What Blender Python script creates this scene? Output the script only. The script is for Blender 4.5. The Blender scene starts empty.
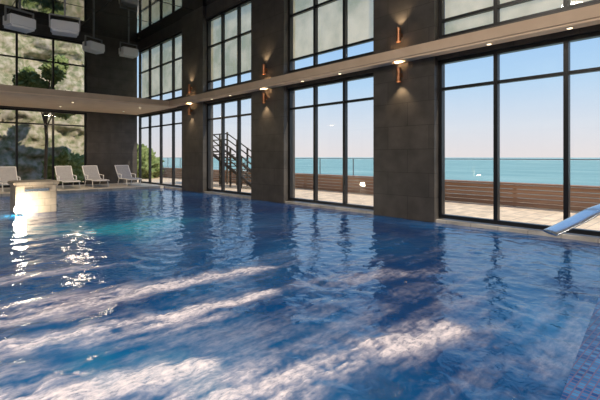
import bpy, bmesh, math, random
import numpy as np
from mathutils import Vector, noise
random.seed(3); np.random.seed(5)
S=bpy.context.scene
S.view_settings.view_transform='Standard'
S.view_settings.look='None'

# ---------- materials ----------
def mat(name,col=(.5,.5,.5),rough=.5,metal=0,emit=None,es=0,spec=.5):
    m=bpy.data.materials.new(name); m.use_nodes=True
    b=m.node_tree.nodes['Principled BSDF']
    b.inputs['Base Color'].default_value=(*col,1); b.inputs['Roughness'].default_value=rough
    b.inputs['Metallic'].default_value=metal; b.inputs['Specular IOR Level'].default_value=spec
    if emit: b.inputs['Emission Color'].default_value=(*emit,1); b.inputs['Emission Strength'].default_value=es
    return m
def N(m,t,**k):
    n=m.node_tree.nodes.new(t)
    for a,v in k.items(): setattr(n,a,v)
    return n
def L(m,a,b): m.node_tree.links.new(a,b)
def B(m): return m.node_tree.nodes['Principled BSDF']
def ramp(m,stops):
    r=N(m,'ShaderNodeValToRGB'); e=r.color_ramp.elements
    while len(e)<len(stops): e.new(.5)
    for i,(p,c) in enumerate(stops): e[i].position=p; e[i].color=(*c,1)
    return r
def noisemat(name,stops,scale=3,detail=6,rough=.7,bump=0,sc=(1,1,1)):
    m=mat(name,rough=rough)
    tc=N(m,'ShaderNodeTexCoord'); mp=N(m,'ShaderNodeMapping'); mp.inputs['Scale'].default_value=sc
    n=N(m,'ShaderNodeTexNoise'); n.inputs['Scale'].default_value=scale; n.inputs['Detail'].default_value=detail
    L(m,tc.outputs['Object'],mp.inputs[0]); L(m,mp.outputs[0],n.inputs['Vector'])
    r=ramp(m,stops); L(m,n.outputs['Fac'],r.inputs[0]); L(m,r.outputs[0],B(m).inputs['Base Color'])
    if bump:
        b=N(m,'ShaderNodeBump'); b.inputs['Strength'].default_value=bump; b.inputs['Distance'].default_value=.1
        L(m,n.outputs['Fac'],b.inputs['Height']); L(m,b.outputs[0],B(m).inputs['Normal'])
    return m
def tilemat(name,c1,c2,mortar,w,h,ms=.01,rough=.4,flat=False,offset=0.5,nz=None):
    m=mat(name,rough=rough)
    tc=N(m,'ShaderNodeTexCoord'); sp=N(m,'ShaderNodeSeparateXYZ'); L(m,tc.outputs['Object'],sp.inputs[0])
    cb=N(m,'ShaderNodeCombineXYZ')
    if flat:
        L(m,sp.outputs[0],cb.inputs[0]); L(m,sp.outputs[1],cb.inputs[1])
    else:
        a=N(m,'ShaderNodeMath',operation='ADD'); L(m,sp.outputs[0],a.inputs[0]); L(m,sp.outputs[1],a.inputs[1])
        L(m,a.outputs[0],cb.inputs[0]); L(m,sp.outputs[2],cb.inputs[1])
    br=N(m,'ShaderNodeTexBrick'); br.offset=offset
    br.inputs['Scale'].default_value=1; br.inputs['Brick Width'].default_value=w; br.inputs['Row Height'].default_value=h
    br.inputs['Mortar Size'].default_value=ms
    br.inputs['Color1'].default_value=(*c1,1); br.inputs['Color2'].default_value=(*c2,1); br.inputs['Mortar'].default_value=(*mortar,1)
    L(m,cb.outputs[0],br.inputs['Vector'])
    n=N(m,'ShaderNodeTexNoise'); n.inputs['Scale'].default_value=2.5; n.inputs['Detail'].default_value=8
    L(m,tc.outputs['Object'],n.inputs['Vector'])
    rr=ramp(m,[(.3,(.7,.7,.7)),(.7,(1.2,1.2,1.2))]); L(m,n.outputs['Fac'],rr.inputs[0])
    mx=N(m,'ShaderNodeMix',data_type='RGBA',blend_type='MULTIPLY'); mx.inputs['Factor'].default_value=1
    L(m,br.outputs['Color'],mx.inputs['A']); L(m,rr.outputs[0],mx.inputs['B'])
    L(m,mx.outputs['Result'],B(m).inputs['Base Color'])
    return m

M_stone=tilemat('dark_stone_tile',(.080,.071,.064),(.064,.058,.053),(.036,.032,.029),1.2,.6,.008,.38)
M_frame=mat('black_window_frame',(.008,.009,.011),.35)
M_cream=noisemat('cream_plaster',[(.3,(.84,.64,.45)),(.7,(.92,.73,.53))],2,3,.6)
M_fascia=noisemat('fascia_plaster',[(.3,(.58,.43,.30)),(.7,(.66,.50,.36))],2,3,.6)
M_deck=tilemat('deck_tile',(.60,.56,.5),(.52,.49,.44),(.3,.28,.25),.6,.6,.008,.35,flat=True,offset=0)
M_terr=tilemat('terrace_paving',(.86,.67,.46),(.78,.61,.42),(.5,.4,.3),.8,.4,.012,.8,flat=True)
M_mosaic=tilemat('blue_mosaic',(.008,.05,.20),(.05,.19,.42),(.10,.09,.20),.045,.045,.005,.2,flat=True,offset=0)
B(M_mosaic).inputs['Specular IOR Level'].default_value=.15
M_ceil=mat('gloss_black_ceiling',(.46,.46,.46),.05,1.0)
M_wood=noisemat('weathered_wood',[(.3,(.28,.15,.09)),(.7,(.42,.25,.16))],3,5,.7,0,(1,.15,6))
M_dwood=noisemat('dark_wood',[(.3,(.03,.025,.02)),(.7,(.07,.055,.04))],3,5,.7)
M_hill=noisemat('rocky_hillside',[(.32,(.13,.15,.07)),(.45,(.24,.23,.13)),(.57,(.38,.33,.24)),(.75,(.5,.44,.35))],2.6,12,.9,.5)
M_shrub=noisemat('shrub_leaves',[(.35,(.09,.14,.03)),(.65,(.26,.31,.12))],5,8,.9,.7)
M_trunk=noisemat('bark',[(.3,(.08,.06,.04)),(.7,(.18,.14,.10))],6,6,.9,.5,(1,1,.2))
M_copper=mat('copper',(.42,.20,.11),.4,1)
M_glow=mat('lamp_glow',(1,.9,.7),.5,emit=(1,.8,.5),es=4)
M_white=mat('white_plastic',(.85,.85,.85),.35)
M_fabric=noisemat('lounger_mesh_fabric',[(.4,(.30,.31,.34)),(.6,(.42,.43,.46))],60,2,.8)
M_gframe=mat('grey_metal',(.25,.26,.28),.35,.6)
M_steel=mat('brushed_steel',(.7,.76,.82),.25,.9)
M_travert=tilemat('travertine_block',(.52,.43,.33),(.46,.38,.29),(.3,.25,.19),.3,.2,.006,.4)

def glass(name,refl,tint=(1,1,1)):
    m=bpy.data.materials.new(name); m.use_nodes=True; nt=m.node_tree; nt.nodes.clear()
    o=N(m,'ShaderNodeOutputMaterial'); t=N(m,'ShaderNodeBsdfTransparent'); t.inputs[0].default_value=(*tint,1)
    g=N(m,'ShaderNodeBsdfGlossy'); g.inputs['Roughness'].default_value=.01; g.inputs[0].default_value=(1,.97,.9,1)
    lw=N(m,'ShaderNodeLayerWeight'); lw.inputs['Blend'].default_value=.5
    p=N(m,'ShaderNodeMath',operation='POWER'); p.inputs[1].default_value=5; L(m,lw.outputs['Facing'],p.inputs[0])
    a=N(m,'ShaderNodeMath',operation='ADD',use_clamp=True); a.inputs[1].default_value=refl+.03
    L(m,p.outputs[0],a.inputs[0])
    x=N(m,'ShaderNodeMixShader'); L(m,a.outputs[0],x.inputs[0]); L(m,t.outputs[0],x.inputs[1]); L(m,g.outputs[0],x.inputs[2]); L(m,x.outputs[0],o.inputs[0])
    return m
M_glass=glass('clear_glass',.0,(.97,.985,.985))
M_rail=glass('balustrade_glass',.0,(.9,.96,.96))
def screenmat():
    m=bpy.data.materials.new('solar_screen_fabric'); m.use_nodes=True; nt=m.node_tree; nt.nodes.clear()
    o=N(m,'ShaderNodeOutputMaterial'); t=N(m,'ShaderNodeBsdfTransparent'); t.inputs[0].default_value=(.8,.8,.74,1)
    tr=N(m,'ShaderNodeBsdfTranslucent'); df=N(m,'ShaderNodeBsdfDiffuse')
    tc=N(m,'ShaderNodeTexCoord'); n=N(m,'ShaderNodeTexNoise'); n.inputs['Scale'].default_value=.9; n.inputs['Detail'].default_value=7
    L(m,tc.outputs['Object'],n.inputs['Vector'])
    r=ramp(m,[(.35,(.34,.30,.16)),(.5,(.52,.43,.27)),(.65,(.64,.53,.36))]); L(m,n.outputs['Fac'],r.inputs[0])
    L(m,r.outputs[0],tr.inputs[0]); L(m,r.outputs[0],df.inputs[0])
    a=N(m,'ShaderNodeAddShader'); L(m,tr.outputs[0],a.inputs[0]); L(m,df.outputs[0],a.inputs[1])
    x=N(m,'ShaderNodeMixShader'); x.inputs[0].default_value=.75; L(m,t.outputs[0],x.inputs[1]); L(m,a.outputs[0],x.inputs[2]); L(m,x.outputs[0],o.inputs[0])
    return m
M_screen=screenmat()

# ---------- geometry helpers ----------
def empty(name,loc=(0,0,0),rz=0):
    e=bpy.data.objects.new(name,None); S.collection.objects.link(e); e.location=loc; e.rotation_euler[2]=rz; e.empty_display_size=.1; return e
def meshobj(name,bm,m,parent=None,smooth=False):
    me=bpy.data.meshes.new(name); bm.to_mesh(me); bm.free(); o=bpy.data.objects.new(name,me); S.collection.objects.link(o)
    if m: me.materials.append(m)
    if smooth:
        for p in me.polygons: p.use_smooth=True
    if parent: o.parent=parent
    return o
def addbox(bm,x0,x1,y0,y1,z0,z1):
    v=[bm.verts.new((x,y,z)) for x in(x0,x1) for y in(y0,y1) for z in(z0,z1)]
    for f in((0,1,3,2),(4,6,7,5),(0,4,5,1),(2,3,7,6),(0,2,6,4),(1,5,7,3)): bm.faces.new([v[i] for i in f])
def boxes(name,lst,m,parent=None,bev=0):
    bm=bmesh.new()
    for b in lst: addbox(bm,*b)
    bmesh.ops.recalc_face_normals(bm,faces=bm.faces)
    if bev: bmesh.ops.bevel(bm,geom=bm.edges[:],offset=bev,segments=2,affect='EDGES')
    return meshobj(name,bm,m,parent)
def tube(name,pts,r,m,parent=None,cyc=False):
    c=bpy.data.curves.new(name,'CURVE'); c.dimensions='3D'; c.bevel_depth=r; c.bevel_resolution=3; c.use_fill_caps=True
    s=c.splines.new('POLY'); s.points.add(len(pts)-1); s.use_cyclic_u=cyc
    for p,q in zip(s.points,pts): p.co=(*q,1)
    o=bpy.data.objects.new(name,c); S.collection.objects.link(o); c.materials.append(m)
    if parent: o.parent=parent
    return o
def cyl(name,c,r1,r2,z0,z1,m,parent=None,seg=24,cap=True):
    bm=bmesh.new(); a=[];b=[]
    for i in range(seg):
        t=2*math.pi*i/seg; a.append(bm.verts.new((c[0]+r1*math.cos(t),c[1]+r1*math.sin(t),z0))); b.append(bm.verts.new((c[0]+r2*math.cos(t),c[1]+r2*math.sin(t),z1)))
    for i in range(seg): bm.faces.new((a[i],a[(i+1)%seg],b[(i+1)%seg],b[i]))
    if cap: bm.faces.new(a[::-1]); bm.faces.new(b)
    return meshobj(name,bm,m,parent,False)

WX=9.3; YB=24.0; XL=-9.0; YF=-7.0; ZC=8.3
# ---------- room shell ----------
boxes('ceiling',[(XL-.5,WX+.6,YF-.5,YB+.5,ZC,ZC+.3)],M_ceil)
boxes('trim_ceiling_joints',[(XL,WX-.15,y-.012,y+.012,ZC-.012,ZC) for y in np.arange(-4,24,3.0)]+[(x-.012,x+.012,YF,YB,ZC-.012,ZC) for x in (-6,-3,0,3,6)],M_frame)
bays=[(24.0,18.2),(16.2,12.6),(10.7,6.9),(5.07,1.0),(-.9,-4.9)]
zl0,zl1=.1,3.98; zu0,zu1=4.5,7.75
w=[]
piers=[(16.2,18.2),(10.7,12.6),(5.07,6.9),(-.9,1.0),(YF,-4.9)]
for a,b in piers: w.append((WX-.12,WX+.4,a,b,-.5,ZC))
for b,a in bays:
    w.append((WX,WX+.4,a,b,zl1,zu0)); w.append((WX,WX+.4,a,b,zu1,ZC)); w.append((WX,WX+.4,a,b,-1.5,zl0-.04))
boxes('wall_right',w,M_stone)
boxes('trim_window_sill',[(WX-.06,WX+.12,a,b,.0,.07) for b,a in bays],M_deck)
bx=[(6.6,.35),(-.9,-7.0)]
w=[(6.6,WX,YB,YB+.4,-.5,ZC),(-.9,.35,YB,YB+.4,-.5,ZC),(XL,-7.0,YB,YB+.4,-.5,ZC)]
for b,a in bx: w+=[(a,b,YB,YB+.4,zl1,zu0),(a,b,YB,YB+.4,zu1,ZC),(a,b,YB,YB+.4,-.5,.14)]
boxes('wall_back',w,M_stone)
w=[]; lb=[(YB,19),(17,12),(10,5),(3,-2)]
lp=[(17,19),(10,12),(3,5),(YF,-2)]
for a,b in lp: w.append((XL-.4,XL,a,b,-.5,ZC))
for b,a in lb: w+=[(XL-.4,XL,a,b,-.5,1.0),(XL-.4,XL,a,b,3.98,4.5),(XL-.4,XL,a,b,7.75,ZC)]
boxes('wall_left',w,M_stone)
boxes('wall_front',[(XL-.4,WX+.4,YF-.4,YF,-.5,ZC)],M_stone)

wn=[0]
def window(axis,pos,a,b,z0,z1,cols,trans,g,screen=None):
    wn[0]+=1; e=empty('window_%d'%wn[0]); fr=[]
    def bb(s0,s1,q0,q1,t=.05):
        return (pos-t,pos+t,s0,s1,q0,q1) if axis=='x' else (s0,s1,pos-t,pos+t,q0,q1)
    o=.08
    fr+=[bb(a,a+o,z0,z1,.07),bb(b-o,b,z0,z1,.07),bb(a+o,b-o,z0,z0+.09,.07),bb(a+o,b-o,z1-.09,z1,.07)]
    for i in range(1,cols):
        c=a+(b-a)*i/cols; fr.append(bb(c-.045,c+.045,z0+.09,z1-.09,.065))
    for t in trans: fr.append(bb(a+o,b-o,t-.035,t+.035))
    boxes('frame',fr,M_frame,e)
    def sheet(nm,q0,q1,pos,mm):
        bm=bmesh.new(); s0,s1=a+o,b-o
        pts=[(pos,s0,q0),(pos,s1,q0),(pos,s1,q1),(pos,s0,q1)] if axis=='x' else [(s0,pos,q0),(s1,pos,q0),(s1,pos,q1),(s0,pos,q1)]
        bm.faces.new([bm.verts.new(p) for p in pts]); meshobj(nm,bm,mm,e)
    sheet('glass',z0+.08,z1-.08,pos,g)
    if screen: sheet('roller_screen',screen,z1-.08,pos+.09,M_screen)
for i,(b,a) in enumerate(bays):
    n=4 if b-a>5 else 3
    window('x',WX+.16,a,b,zl0,zl1,n,[3.27],M_glass)
    window('x',WX+.16,a,b,zu0,zu1,n,[4.95,6.5],M_glass,4.6 if i>=3 else 5.0)
for b,a in bx:
    window('y',YB+.16,a,b,.14,zl1,4,[3.27],M_glass)
    window('y',YB+.16,a,b,zu0,zu1,4,[4.95,6.5],M_glass)
for b,a in lb:
    window('x',XL-.16,a,b,1.0,3.98,3,[3.27],M_glass)
    window('x',XL-.16,a,b,4.5,7.75,3,[6.5],M_glass)

ZM0,ZM1=4.05,4.3
boxes('mezzanine_ledge',[(WX-.42,WX-.12,YF,18.9,ZM0,ZM1),(XL,WX-.005,18.9,YB-.005,ZM0,ZM1)],M_cream,bev=.01)
boxes('trim_ledge_edge',[(WX-.45,WX-.42,YF,18.87,ZM0+.05,ZM1+.03),(XL,WX-.42,18.87,18.9,ZM0+.05,ZM1+.03)],M_fascia)

boxes('floor',[(XL,WX-.0,20.2,YB,-.5,.12),(XL,WX,YF,.3,-.5,-.012)],M_deck)
def yedge(x): return .454+.112*x
bm=bmesh.new(); lo=[];hi=[]
for p in [(XL+.01,yedge(XL)-1.6),(WX-.13,yedge(WX)-2.6),(WX-.13,yedge(WX-.13)),(XL+.01,yedge(XL))]:
    lo.append(bm.verts.new((*p,-1.5))); hi.append(bm.verts.new((*p,.03)))
bm.faces.new(hi); bm.faces.new(lo[::-1])
for i in range(4): bm.faces.new((lo[i],lo[(i+1)%4],hi[(i+1)%4],hi[i]))
bmesh.ops.recalc_face_normals(bm,faces=bm.faces)
meshobj('pool_mosaic_edge',bm,M_mosaic)
boxes('pool_basin',[(XL+.01,WX-.01,-.6,20.2,-1.6,-1.51)],M_mosaic)

# ---------- water ----------
x0,x1,y0,y1=XL+.005,WX-.005,-.6,20.2
nx,ny=520,600
X,Y=np.meshgrid(np.linspace(x0,x1,nx),np.linspace(y0,y1,ny))
Z=np.zeros_like(X)
rng=np.random.RandomState(11)
wx=X+.12*np.sin(Y*1.7+1)+.1*np.sin(X*2.3+Y*1.1)
wy=Y+.12*np.sin(X*1.9+2)+.1*np.sin(Y*2.9-X)
for i in range(80):
    lam=.16*(.9/.16)**rng.rand(); k=2*math.pi/lam; th=rng.rand()*2*math.pi
    Z+=.00115*lam**.75*np.sin(k*(wx*math.cos(th)+wy*math.sin(th))+rng.rand()*6.28)
def fbm(ax,ay,seed,H=.9):
    o=np.empty(X.size); xs=(X*ax).ravel(); ys=(Y*ay).ravel()
    for i in range(X.size): o[i]=noise.fractal(Vector((xs[i],ys[i],seed)),H,2.2,5)
    return o.reshape(X.shape)
f1=fbm(.45,1.1,0.3); f2=fbm(1.0,6.0,7.7,.6); f3=fbm(.35,.35,4.1); f4=fbm(4,8,2.2,.4)
foam=np.zeros_like(X)
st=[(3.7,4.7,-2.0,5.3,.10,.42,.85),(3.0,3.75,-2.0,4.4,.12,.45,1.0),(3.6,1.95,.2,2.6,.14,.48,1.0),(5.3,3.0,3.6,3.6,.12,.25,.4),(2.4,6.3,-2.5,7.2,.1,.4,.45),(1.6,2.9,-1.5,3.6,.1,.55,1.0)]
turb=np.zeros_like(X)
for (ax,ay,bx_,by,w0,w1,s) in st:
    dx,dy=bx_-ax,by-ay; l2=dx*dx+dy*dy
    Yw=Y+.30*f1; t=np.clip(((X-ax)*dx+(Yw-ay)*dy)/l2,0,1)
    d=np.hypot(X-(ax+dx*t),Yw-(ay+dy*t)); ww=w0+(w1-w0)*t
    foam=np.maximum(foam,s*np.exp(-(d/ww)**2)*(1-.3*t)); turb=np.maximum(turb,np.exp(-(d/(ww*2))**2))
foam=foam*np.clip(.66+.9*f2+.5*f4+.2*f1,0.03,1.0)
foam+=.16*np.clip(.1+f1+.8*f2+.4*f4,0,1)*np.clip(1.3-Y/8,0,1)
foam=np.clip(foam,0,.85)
Z*=1+1.1*turb
Z+=foam*.02*(.5+f4)
me=bpy.data.meshes.new('pool_water')
verts=np.stack([X.ravel(),Y.ravel(),Z.ravel()],1)
idx=np.arange(nx*ny).reshape(ny,nx)
faces=np.stack([idx[:-1,:-1].ravel(),idx[:-1,1:].ravel(),idx[1:,1:].ravel(),idx[1:,:-1].ravel()],1)
me.from_pydata(verts.tolist(),[],faces.tolist())
me.polygons.foreach_set('use_smooth',[True]*len(me.polygons))
at=me.attributes.new('foam','FLOAT','POINT'); at.data.foreach_set('value',foam.ravel().astype(np.float32))
turq=np.exp(-(((X-3.6)/1.8)**2+((Y-9.5)/1.6)**2))*.8+np.clip(f3*.5+.15,0,.5)  # gaussian patch paints a turquoise underwater glow; noise varies the water tint
at=me.attributes.new('glow_tint','FLOAT','POINT'); at.data.foreach_set('value',np.clip(turq,0,1).ravel().astype(np.float32))
wo=bpy.data.objects.new('pool_water',me); S.collection.objects.link(wo)
m=mat('pool_water_surface',rough=.06); b=B(m); b.inputs['IOR'].default_value=1.5
a1=N(m,'ShaderNodeAttribute',attribute_name='foam'); a2=N(m,'ShaderNodeAttribute',attribute_name='glow_tint')
tc=N(m,'ShaderNodeTexCoord')
mpb=N(m,'ShaderNodeMapping'); mpb.inputs['Scale'].default_value=(11,24,9); nb=N(m,'ShaderNodeTexNoise'); nb.inputs['Scale'].default_value=1; nb.inputs['Detail'].default_value=6; nb.inputs['Roughness'].default_value=.7
L(m,tc.outputs['Object'],mpb.inputs[0]); L(m,mpb.outputs[0],nb.inputs['Vector'])
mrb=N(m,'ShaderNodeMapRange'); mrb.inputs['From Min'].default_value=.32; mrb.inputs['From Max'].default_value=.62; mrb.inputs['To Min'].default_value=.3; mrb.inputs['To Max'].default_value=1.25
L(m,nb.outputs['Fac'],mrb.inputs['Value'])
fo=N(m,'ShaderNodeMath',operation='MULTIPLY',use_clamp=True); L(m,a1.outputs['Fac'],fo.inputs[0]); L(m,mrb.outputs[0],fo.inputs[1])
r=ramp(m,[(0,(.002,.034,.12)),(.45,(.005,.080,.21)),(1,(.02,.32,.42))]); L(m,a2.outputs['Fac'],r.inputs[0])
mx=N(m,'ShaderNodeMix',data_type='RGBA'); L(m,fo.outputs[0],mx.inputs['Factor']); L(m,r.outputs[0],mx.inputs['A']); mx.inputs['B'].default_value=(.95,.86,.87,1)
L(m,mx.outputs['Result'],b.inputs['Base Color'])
L(m,r.outputs[0],b.inputs['Emission Color']); b.inputs['Emission Strength'].default_value=.28  # water colour emits, standing in for underwater lighting below the opaque surface
mr=N(m,'ShaderNodeMapRange'); mr.inputs['To Min'].default_value=.05; mr.inputs['To Max'].default_value=.5; L(m,fo.outputs[0],mr.inputs['Value']); L(m,mr.outputs[0],b.inputs['Roughness'])
n=N(m,'ShaderNodeTexNoise'); n.inputs['Scale'].default_value=8; n.inputs['Detail'].default_value=3; n.inputs['Distortion'].default_value=.5
L(m,tc.outputs['Object'],n.inputs['Vector']); bp=N(m,'ShaderNodeBump'); bp.inputs['Strength'].default_value=.5; bp.inputs['Distance'].default_value=.018
L(m,n.outputs['Fac'],bp.inputs['Height'])
bp2=N(m,'ShaderNodeBump'); bp2.inputs['Distance'].default_value=.03; L(m,a1.outputs['Fac'],bp2.inputs['Strength']); L(m,nb.outputs['Fac'],bp2.inputs['Height']); L(m,bp.outputs[0],bp2.inputs['Normal'])
L(m,bp2.outputs[0],b.inputs['Normal'])
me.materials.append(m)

# ---------- stone block with added glare ball ----------
e=empty('stone_fountain_block',(2.45,14.2,0))
boxes('body',[(-.5,.5,-.5,.5,-.3,.8)],M_travert,e,bev=.02)
boxes('cap',[(-.56,.56,-.56,.56,.8,.9)],M_travert,e,bev=.02)
boxes('spout_slot',[(-.3,.3,-.53,-.5,.62,.7)],M_steel,e)
e=empty('glare_stand_in',(2.0,13.4,.17))  # added glowing ball on a base, standing in for the sun glare
cyl('housing',(0,0),.09,.08,-.25,-.09,M_steel,e)
bm=bmesh.new(); bmesh.ops.create_icosphere(bm,subdivisions=3,radius=.13)
M_bright=mat('glare_emitter',(1,1,1),emit=(1,.88,.68),es=130)
meshobj('glare_ball',bm,M_bright,e,True)

# ---------- loungers ----------
def lounger(x,y,rz=0,z=.12):
    e=empty('sun_lounger',(x,y,z),rz)
    W=.33
    prof=[(-1.0,.33),(-.5,.36),(.0,.34),(.3,.36),(.62,.72),(.85,1.02)]
    bm=bmesh.new(); top=[];bot=[]
    for (yy,zz) in prof:
        top.append([bm.verts.new((s*W,yy,zz+.02)) for s in(-1,1)]); bot.append([bm.verts.new((s*W,yy,zz-.02)) for s in(-1,1)])
    for i in range(len(prof)-1):
        bm.faces.new((top[i][0],top[i][1],top[i+1][1],top[i+1][0])); bm.faces.new((bot[i][0],bot[i+1][0],bot[i+1][1],bot[i][1]))
        for s in(0,1): bm.faces.new((top[i][s],top[i+1][s],bot[i+1][s],bot[i][s]))
    bm.faces.new((top[0][0],top[0][1],bot[0][1],bot[0][0])); bm.faces.new((top[-1][0],top[-1][1],bot[-1][1],bot[-1][0]))
    bmesh.ops.recalc_face_normals(bm,faces=bm.faces)
    meshobj('sling',bm,M_fabric,e)
    for s in(-1,1):
        tube('side_rail',[(s*(W+.02),a,b) for a,b in prof],.022,M_white,e)
        tube('leg_front',[(s*(W+.02),-.75,.34),(s*(W+.02),-.85,.02)],.02,M_white,e)
        tube('leg_rear',[(s*(W+.02),.25,.34),(s*(W+.02),.45,.02)],.02,M_white,e)
        tube('armrest',[(s*(W+.04),-.1,.34),(s*(W+.04),-.12,.56),(s*(W+.04),.42,.58)],.022,M_white,e)
    tube('head_bar',[(-W,.85,1.02),(W,.85,1.02)],.022,M_white,e); tube('foot_bar',[(-W,-1,.33),(W,-1,.33)],.022,M_white,e)
for x,y in((1.4,22),(2.9,22),(5.2,22.1),(6.45,22.1),(8.1,22.2)): lounger(x,y,random.uniform(-.08,.08))

# ---------- swan-neck water spout ----------
e=empty('pool_waterfall_spout')
base=Vector((8.55,.75,0)); d=Vector((7.3,2.05,0))-base; Ln=d.length; d.normalize(); sd=Vector((-d.y,d.x,0))
prof=[(0,0.02,.16),(.0,.35,.16),(.1,.68,.17),(.35,.86,.2),(.7,.88,.21),(1.1,.76,.22),(1.4,.60,.22),(Ln,.40,.22)]
P=[]
for i in range(len(prof)-1):
    p0=prof[max(i-1,0)];p1=prof[i];p2=prof[i+1];p3=prof[min(i+2,len(prof)-1)]
    for k in range(6):
        t=k/6; P.append([.5*((2*p1[j])+(-p0[j]+p2[j])*t+(2*p0[j]-5*p1[j]+4*p2[j]-p3[j])*t*t+(-p0[j]+3*p1[j]-3*p2[j]+p3[j])*t**3) for j in range(3)])
P.append(list(prof[-1]))
bm=bmesh.new(); rings=[]
for i,(u,z,wd) in enumerate(P):
    a=P[max(i-1,0)]; c=P[min(i+1,len(P)-1)]; tx,tz=c[0]-a[0],c[1]-a[1]; l=math.hypot(tx,tz) or 1; nrm=d*(-tz/l)+Vector((0,0,tx/l))
    cen=base+d*u+Vector((0,0,z)); ring=[]
    for k in range(12):
        th=2*math.pi*k/12; ring.append(bm.verts.new(cen+sd*(wd*math.cos(th))+nrm*(.03*math.sin(th))))
    rings.append(ring)
for a,b2 in zip(rings,rings[1:]):
    for k in range(12): bm.faces.new((a[k],a[(k+1)%12],b2[(k+1)%12],b2[k]))
bm.faces.new(rings[0]); bm.faces.new(rings[-1][::-1]); bmesh.ops.recalc_face_normals(bm,faces=bm.faces)
meshobj('curved_blade',bm,M_steel,e,True)
cyl('base_flange',(base.x,base.y),.25,.22,.032,.07,M_steel,e)

# ---------- sconces ----------
def sconce(x,y,z,h=.36,r=.06):
    e=empty('wall_sconce',(x,y,z))
    cyl('shade',(0,0),r,r,-h/2,h/2,M_copper,e,cap=False); cyl('core',(0,0),r*.85,r*.85,-h/2+.03,h/2-.03,M_glow,e)
    boxes('bracket',[(0,.13,-.03,.03,-.05,.05)],M_copper,e)
    for sg in (-1,1):
        l=bpy.data.lights.new('wall_sconce_light','SPOT'); l.energy=45; l.color=(1,.72,.42); l.spot_size=1.7; l.spot_blend=.7; l.shadow_soft_size=.03
        o=bpy.data.objects.new('beam',l); S.collection.objects.link(o); o.parent=e; o.location=(0,0,sg*(h/2+.01)); o.rotation_euler[0]=math.pi if sg>0 else 0
for yy in (6.0,11.65,17.2):
    sconce(WX-.25,yy,3.72); sconce(WX-.25,yy,4.75)

for (x,y) in [(WX-.27,y) for y in (2.2,3.7,8.0,9.6,13.8,15.2)]+[(x,y) for x in(-4,-1,2,5,8) for y in(20.3,22.5)]:
    e=empty('recessed_downlight',(x,y,ZM0)); cyl('lens',(0,0),.04,.04,-.012,-.002,M_glow,e)
    bm=bmesh.new(); bmesh.ops.create_cone(bm,cap_ends=False,segments=24,radius1=.055,radius2=.05,depth=.014); meshobj('ring',bm,M_white,e).location=(0,0,-.007)
def area(name,loc,en,size,col):
    l=bpy.data.lights.new(name,'AREA'); l.shape='DISK'; l.energy=en; l.size=size; l.color=col; o=bpy.data.objects.new(name,l); S.collection.objects.link(o); o.location=loc
for x in (-4,1,5.5): area('mezzanine_fill',(x,21,ZM0-.05),90,.6,(1,.78,.55))  # added fill lights to lift the back area, no fixtures modelled
for x in (-6,-2,2):
    for y in (-3,1,5): area('ceiling_fill',(x,y,ZC-.05),200,.9,(1,.88,.76))  # added out-of-view fill lights that brighten the interior

# ---------- hanging ceiling luminaires ----------
def pendant(x,y,z,s=1,rz=0):
    e=empty('ceiling_luminaire',(x,y,z),rz)
    boxes('housing',[(-.45*s,.45*s,-.3*s,.3*s,-.18,.18)],M_white,e,bev=.03)
    boxes('louvres',[(-.4*s,.4*s,-.27*s+i*.09*s,-.25*s+i*.09*s,-.24,-.18) for i in range(7)],M_white,e)
    boxes('yoke',[(-.5*s,-.46*s,-.04,.04,-.05,.4),(.46*s,.5*s,-.04,.04,-.05,.4),(-.5*s,.5*s,-.04,.04,.4,.44)],M_gframe,e)
    boxes('stem',[(-.03,.03,-.03,.03,.44,ZC-z)],M_gframe,e)
for p in((2.5,16.8,6.2,.9,.3),(3.9,16.9,6.35,1.0,-.2),(5.9,20.4,6.7,.9,.4),(7.86,21.4,7.0,.9,.1)): pendant(*p)

# ---------- exterior ----------
boxes('terrace',[(WX+.42,17,-25,60,-.6,-.02)],M_terr)
boxes('terrace',[(-30,WX+.4,YB+.42,60,-.6,-.02)],M_terr)
boxes('terrace',[(-30,XL-.42,-25,YB+.4,-.6,-.02)],M_terr)
sl=[]
for k in range(5): sl.append((14.2+.0,14.3,-20,45,.0+k*.14,.125+k*.14))
for y in np.arange(-20,45,2.5): sl.append((14.3,14.4,y,y+.1,-.02,.68))
sl.append((14.15,14.6,-20,45,.70,.75))
boxes('slatted_wooden_fence',sl,M_wood)
e=empty('glass_balustrade')
boxes('posts',[(16.4,16.44,y,y+.04,-.02,1.5) for y in np.arange(-20,50,2.4)],M_gframe,e)
boxes('handrail',[(16.38,16.44,-20,50,1.5,1.53)],M_gframe,e)
boxes('panels',[(16.42,16.435,-20,50,.1,1.47)],M_rail,e)
M_sea=mat('sea_water',(.03,.25,.27),.25)
tc=N(M_sea,'ShaderNodeTexCoord'); mp=N(M_sea,'ShaderNodeMapping'); mp.inputs['Scale'].default_value=(.03,.008,1)
n=N(M_sea,'ShaderNodeTexNoise'); n.inputs['Scale'].default_value=1; n.inputs['Detail'].default_value=8
L(M_sea,tc.outputs['Object'],mp.inputs[0]); L(M_sea,mp.outputs[0],n.inputs['Vector'])
r=ramp(M_sea,[(.35,(.27,.42,.38)),(.6,(.38,.53,.47)),(.72,(.56,.64,.57))]); L(M_sea,n.outputs['Fac'],r.inputs[0]); L(M_sea,r.outputs[0],B(M_sea).inputs['Base Color'])
bp=N(M_sea,'ShaderNodeBump'); bp.inputs['Distance'].default_value=4; bp.inputs['Strength'].default_value=.6; L(M_sea,n.outputs['Fac'],bp.inputs['Height']); L(M_sea,bp.outputs[0],B(M_sea).inputs['Normal'])
B(M_sea).inputs['Roughness'].default_value=.5; B(M_sea).inputs['Specular IOR Level'].default_value=.2
bm=bmesh.new(); vs=[bm.verts.new(p) for p in((17,-9000,-10),(9000,-9000,-10),(9000,9000,-10),(17,9000,-10))]; bm.faces.new(vs); meshobj('sea',bm,M_sea)
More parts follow.
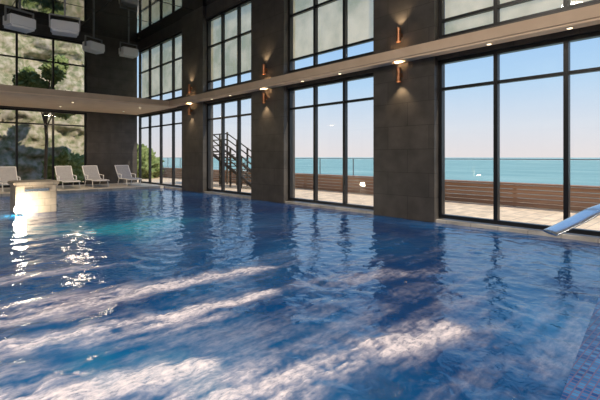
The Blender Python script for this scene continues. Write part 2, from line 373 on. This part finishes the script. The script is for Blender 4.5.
def hill(name,fx,n1,n2,m=M_hill):
    bm=bmesh.new(); g=[[bm.verts.new(fx(i/n1,j/n2)) for j in range(n2+1)] for i in range(n1+1)]
    for i in range(n1):
        for j in range(n2): bm.faces.new((g[i][j],g[i+1][j],g[i+1][j+1],g[i][j+1]))
    return meshobj(name,bm,m,None,True)
def nz(p,s): return noise.fractal(Vector(p)*s,.8,2.1,6)
def fb(a,b):
    x=-30+a*(42); z=b*16; y=30+b*7+max(0,(x-9))*1.5
    q=nz((x,y,z),.25); return (x,y+q*1.2-.4*nz((x,z,3),1.1),z-.3+q*.6)
hill('rocky_hillside',fb,160,70)
def fl(a,b):
    y=-25+a*70; z=b*17; x=-16-b*8
    q=nz((x,y,z),.25); return (x-q*1.8,y,z-.3+q)
hill('rocky_hillside',fl,110,45)
def shrub(x,y,z,r,nm='green_shrub'):
    bm=bmesh.new(); bmesh.ops.create_icosphere(bm,subdivisions=5,radius=r)
    for v in bm.verts:
        q=noise.fractal(v.co*2.6/r+Vector((x,y,0)),.5,2.2,6); v.co*=1+.5*q
    return meshobj(nm,bm,M_shrub,None,True)
for p in((0,28.6,.8,1.1),(6.7,28.8,.8,1.0),(9.5,30,.7,1.2),(12.2,31,.9,1.3)):
    shrub(*p).location=p[:3]
def tree(x,y,h,r):
    e=empty('garden_tree',(x,y,-.02))
    tube('trunk',[(0,0,0),(.1,.05,h*.4),(-.05,0,h*.75)],.09,M_trunk,e)
    for k in range(5):
        a=k*1.7; px,py,pz=math.cos(a)*r*.8,math.sin(a)*r*.4,h*(.72+.09*k)
        tube('branch',[(0.05,0,h*.5),(px*.6,py*.6,pz-.3),(px,py,pz)],.04,M_trunk,e)
        o=shrub(x+k,y,0,r*(.62-.05*k),'foliage'); o.parent=e; o.location=(px,py,pz)
for t in((1.6,27.3,6.3,1.1),(5.3,27.4,6.6,1.1),(-3.5,27.4,5.8,1.2)): tree(*t)
e=empty('outdoor_wooden_stair')
st_=[]
for k in range(12):
    yy=16.6+k*.34; zz=.16*(k+1); st_.append((12.2,13.4,yy,yy+.34,zz-.05,zz))
boxes('treads',st_,M_dwood,e)
boxes('landing',[(12.2,13.4,20.68,22.6,1.87,1.96)],M_dwood,e)
pp=[(x,x+.08,16.6+k*1.02,16.68+k*1.02,-.02,.16+.48*k+1.0) for k in range(5) for x in(12.2,13.32)]
pp+=[(x,x+.08,yy,yy+.08,-.02,2.95) for x in(12.2,13.32) for yy in(21.5,22.52)]
boxes('posts',pp,M_dwood,e)
for x in(12.24,13.36):
    for dz in(.35,.7,1.05): tube('rail',[(x,16.64,.12+dz),(x,20.7,1.94+dz),(x,22.56,1.94+dz)],.035,M_dwood,e)
    tube('stringer',[(x,16.4,.0),(x,20.7,1.85)],.09,M_dwood,e)

# ---------- light ----------
w=bpy.data.worlds.new('sky'); S.world=w; w.use_nodes=True; nt=w.node_tree
bg=nt.nodes['Background']; tc=nt.nodes.new('ShaderNodeTexCoord'); sp=nt.nodes.new('ShaderNodeSeparateXYZ'); nt.links.new(tc.outputs['Generated'],sp.inputs[0])
cr=nt.nodes.new('ShaderNodeValToRGB'); nt.links.new(sp.outputs[2],cr.inputs[0]); e_=cr.color_ramp.elements
e_[0].position=0; e_[0].color=(.72,.66,.66,1); e_[1].position=1; e_[1].color=(.16,.34,.75,1)
for p,c in((.07,(.63,.67,.74)),(.17,(.42,.60,.80)),(.32,(.26,.48,.80))):
    q=e_.new(p); q.color=(*c,1)
nt.links.new(cr.outputs[0],bg.inputs[0]); bg.inputs[1].default_value=1.18
l=bpy.data.lights.new('sun','SUN'); l.energy=4.4; l.angle=.01; l.color=(1,.88,.72); o=bpy.data.objects.new('sun',l); S.collection.objects.link(o)
o.rotation_euler=Vector((.35,-1,.95)).to_track_quat('Z','Y').to_euler()

# ---------- camera ----------
c=bpy.data.cameras.new('camera'); o=bpy.data.objects.new('camera',c); S.collection.objects.link(o)
o.location=(0,0,1.6); c.sensor_width=36; c.lens=409/600*36; c.shift_y=-(200-157)/600; c.clip_end=20000
o.rotation_euler=(math.radians(90),0,-math.atan2(380,409))
S.camera=o
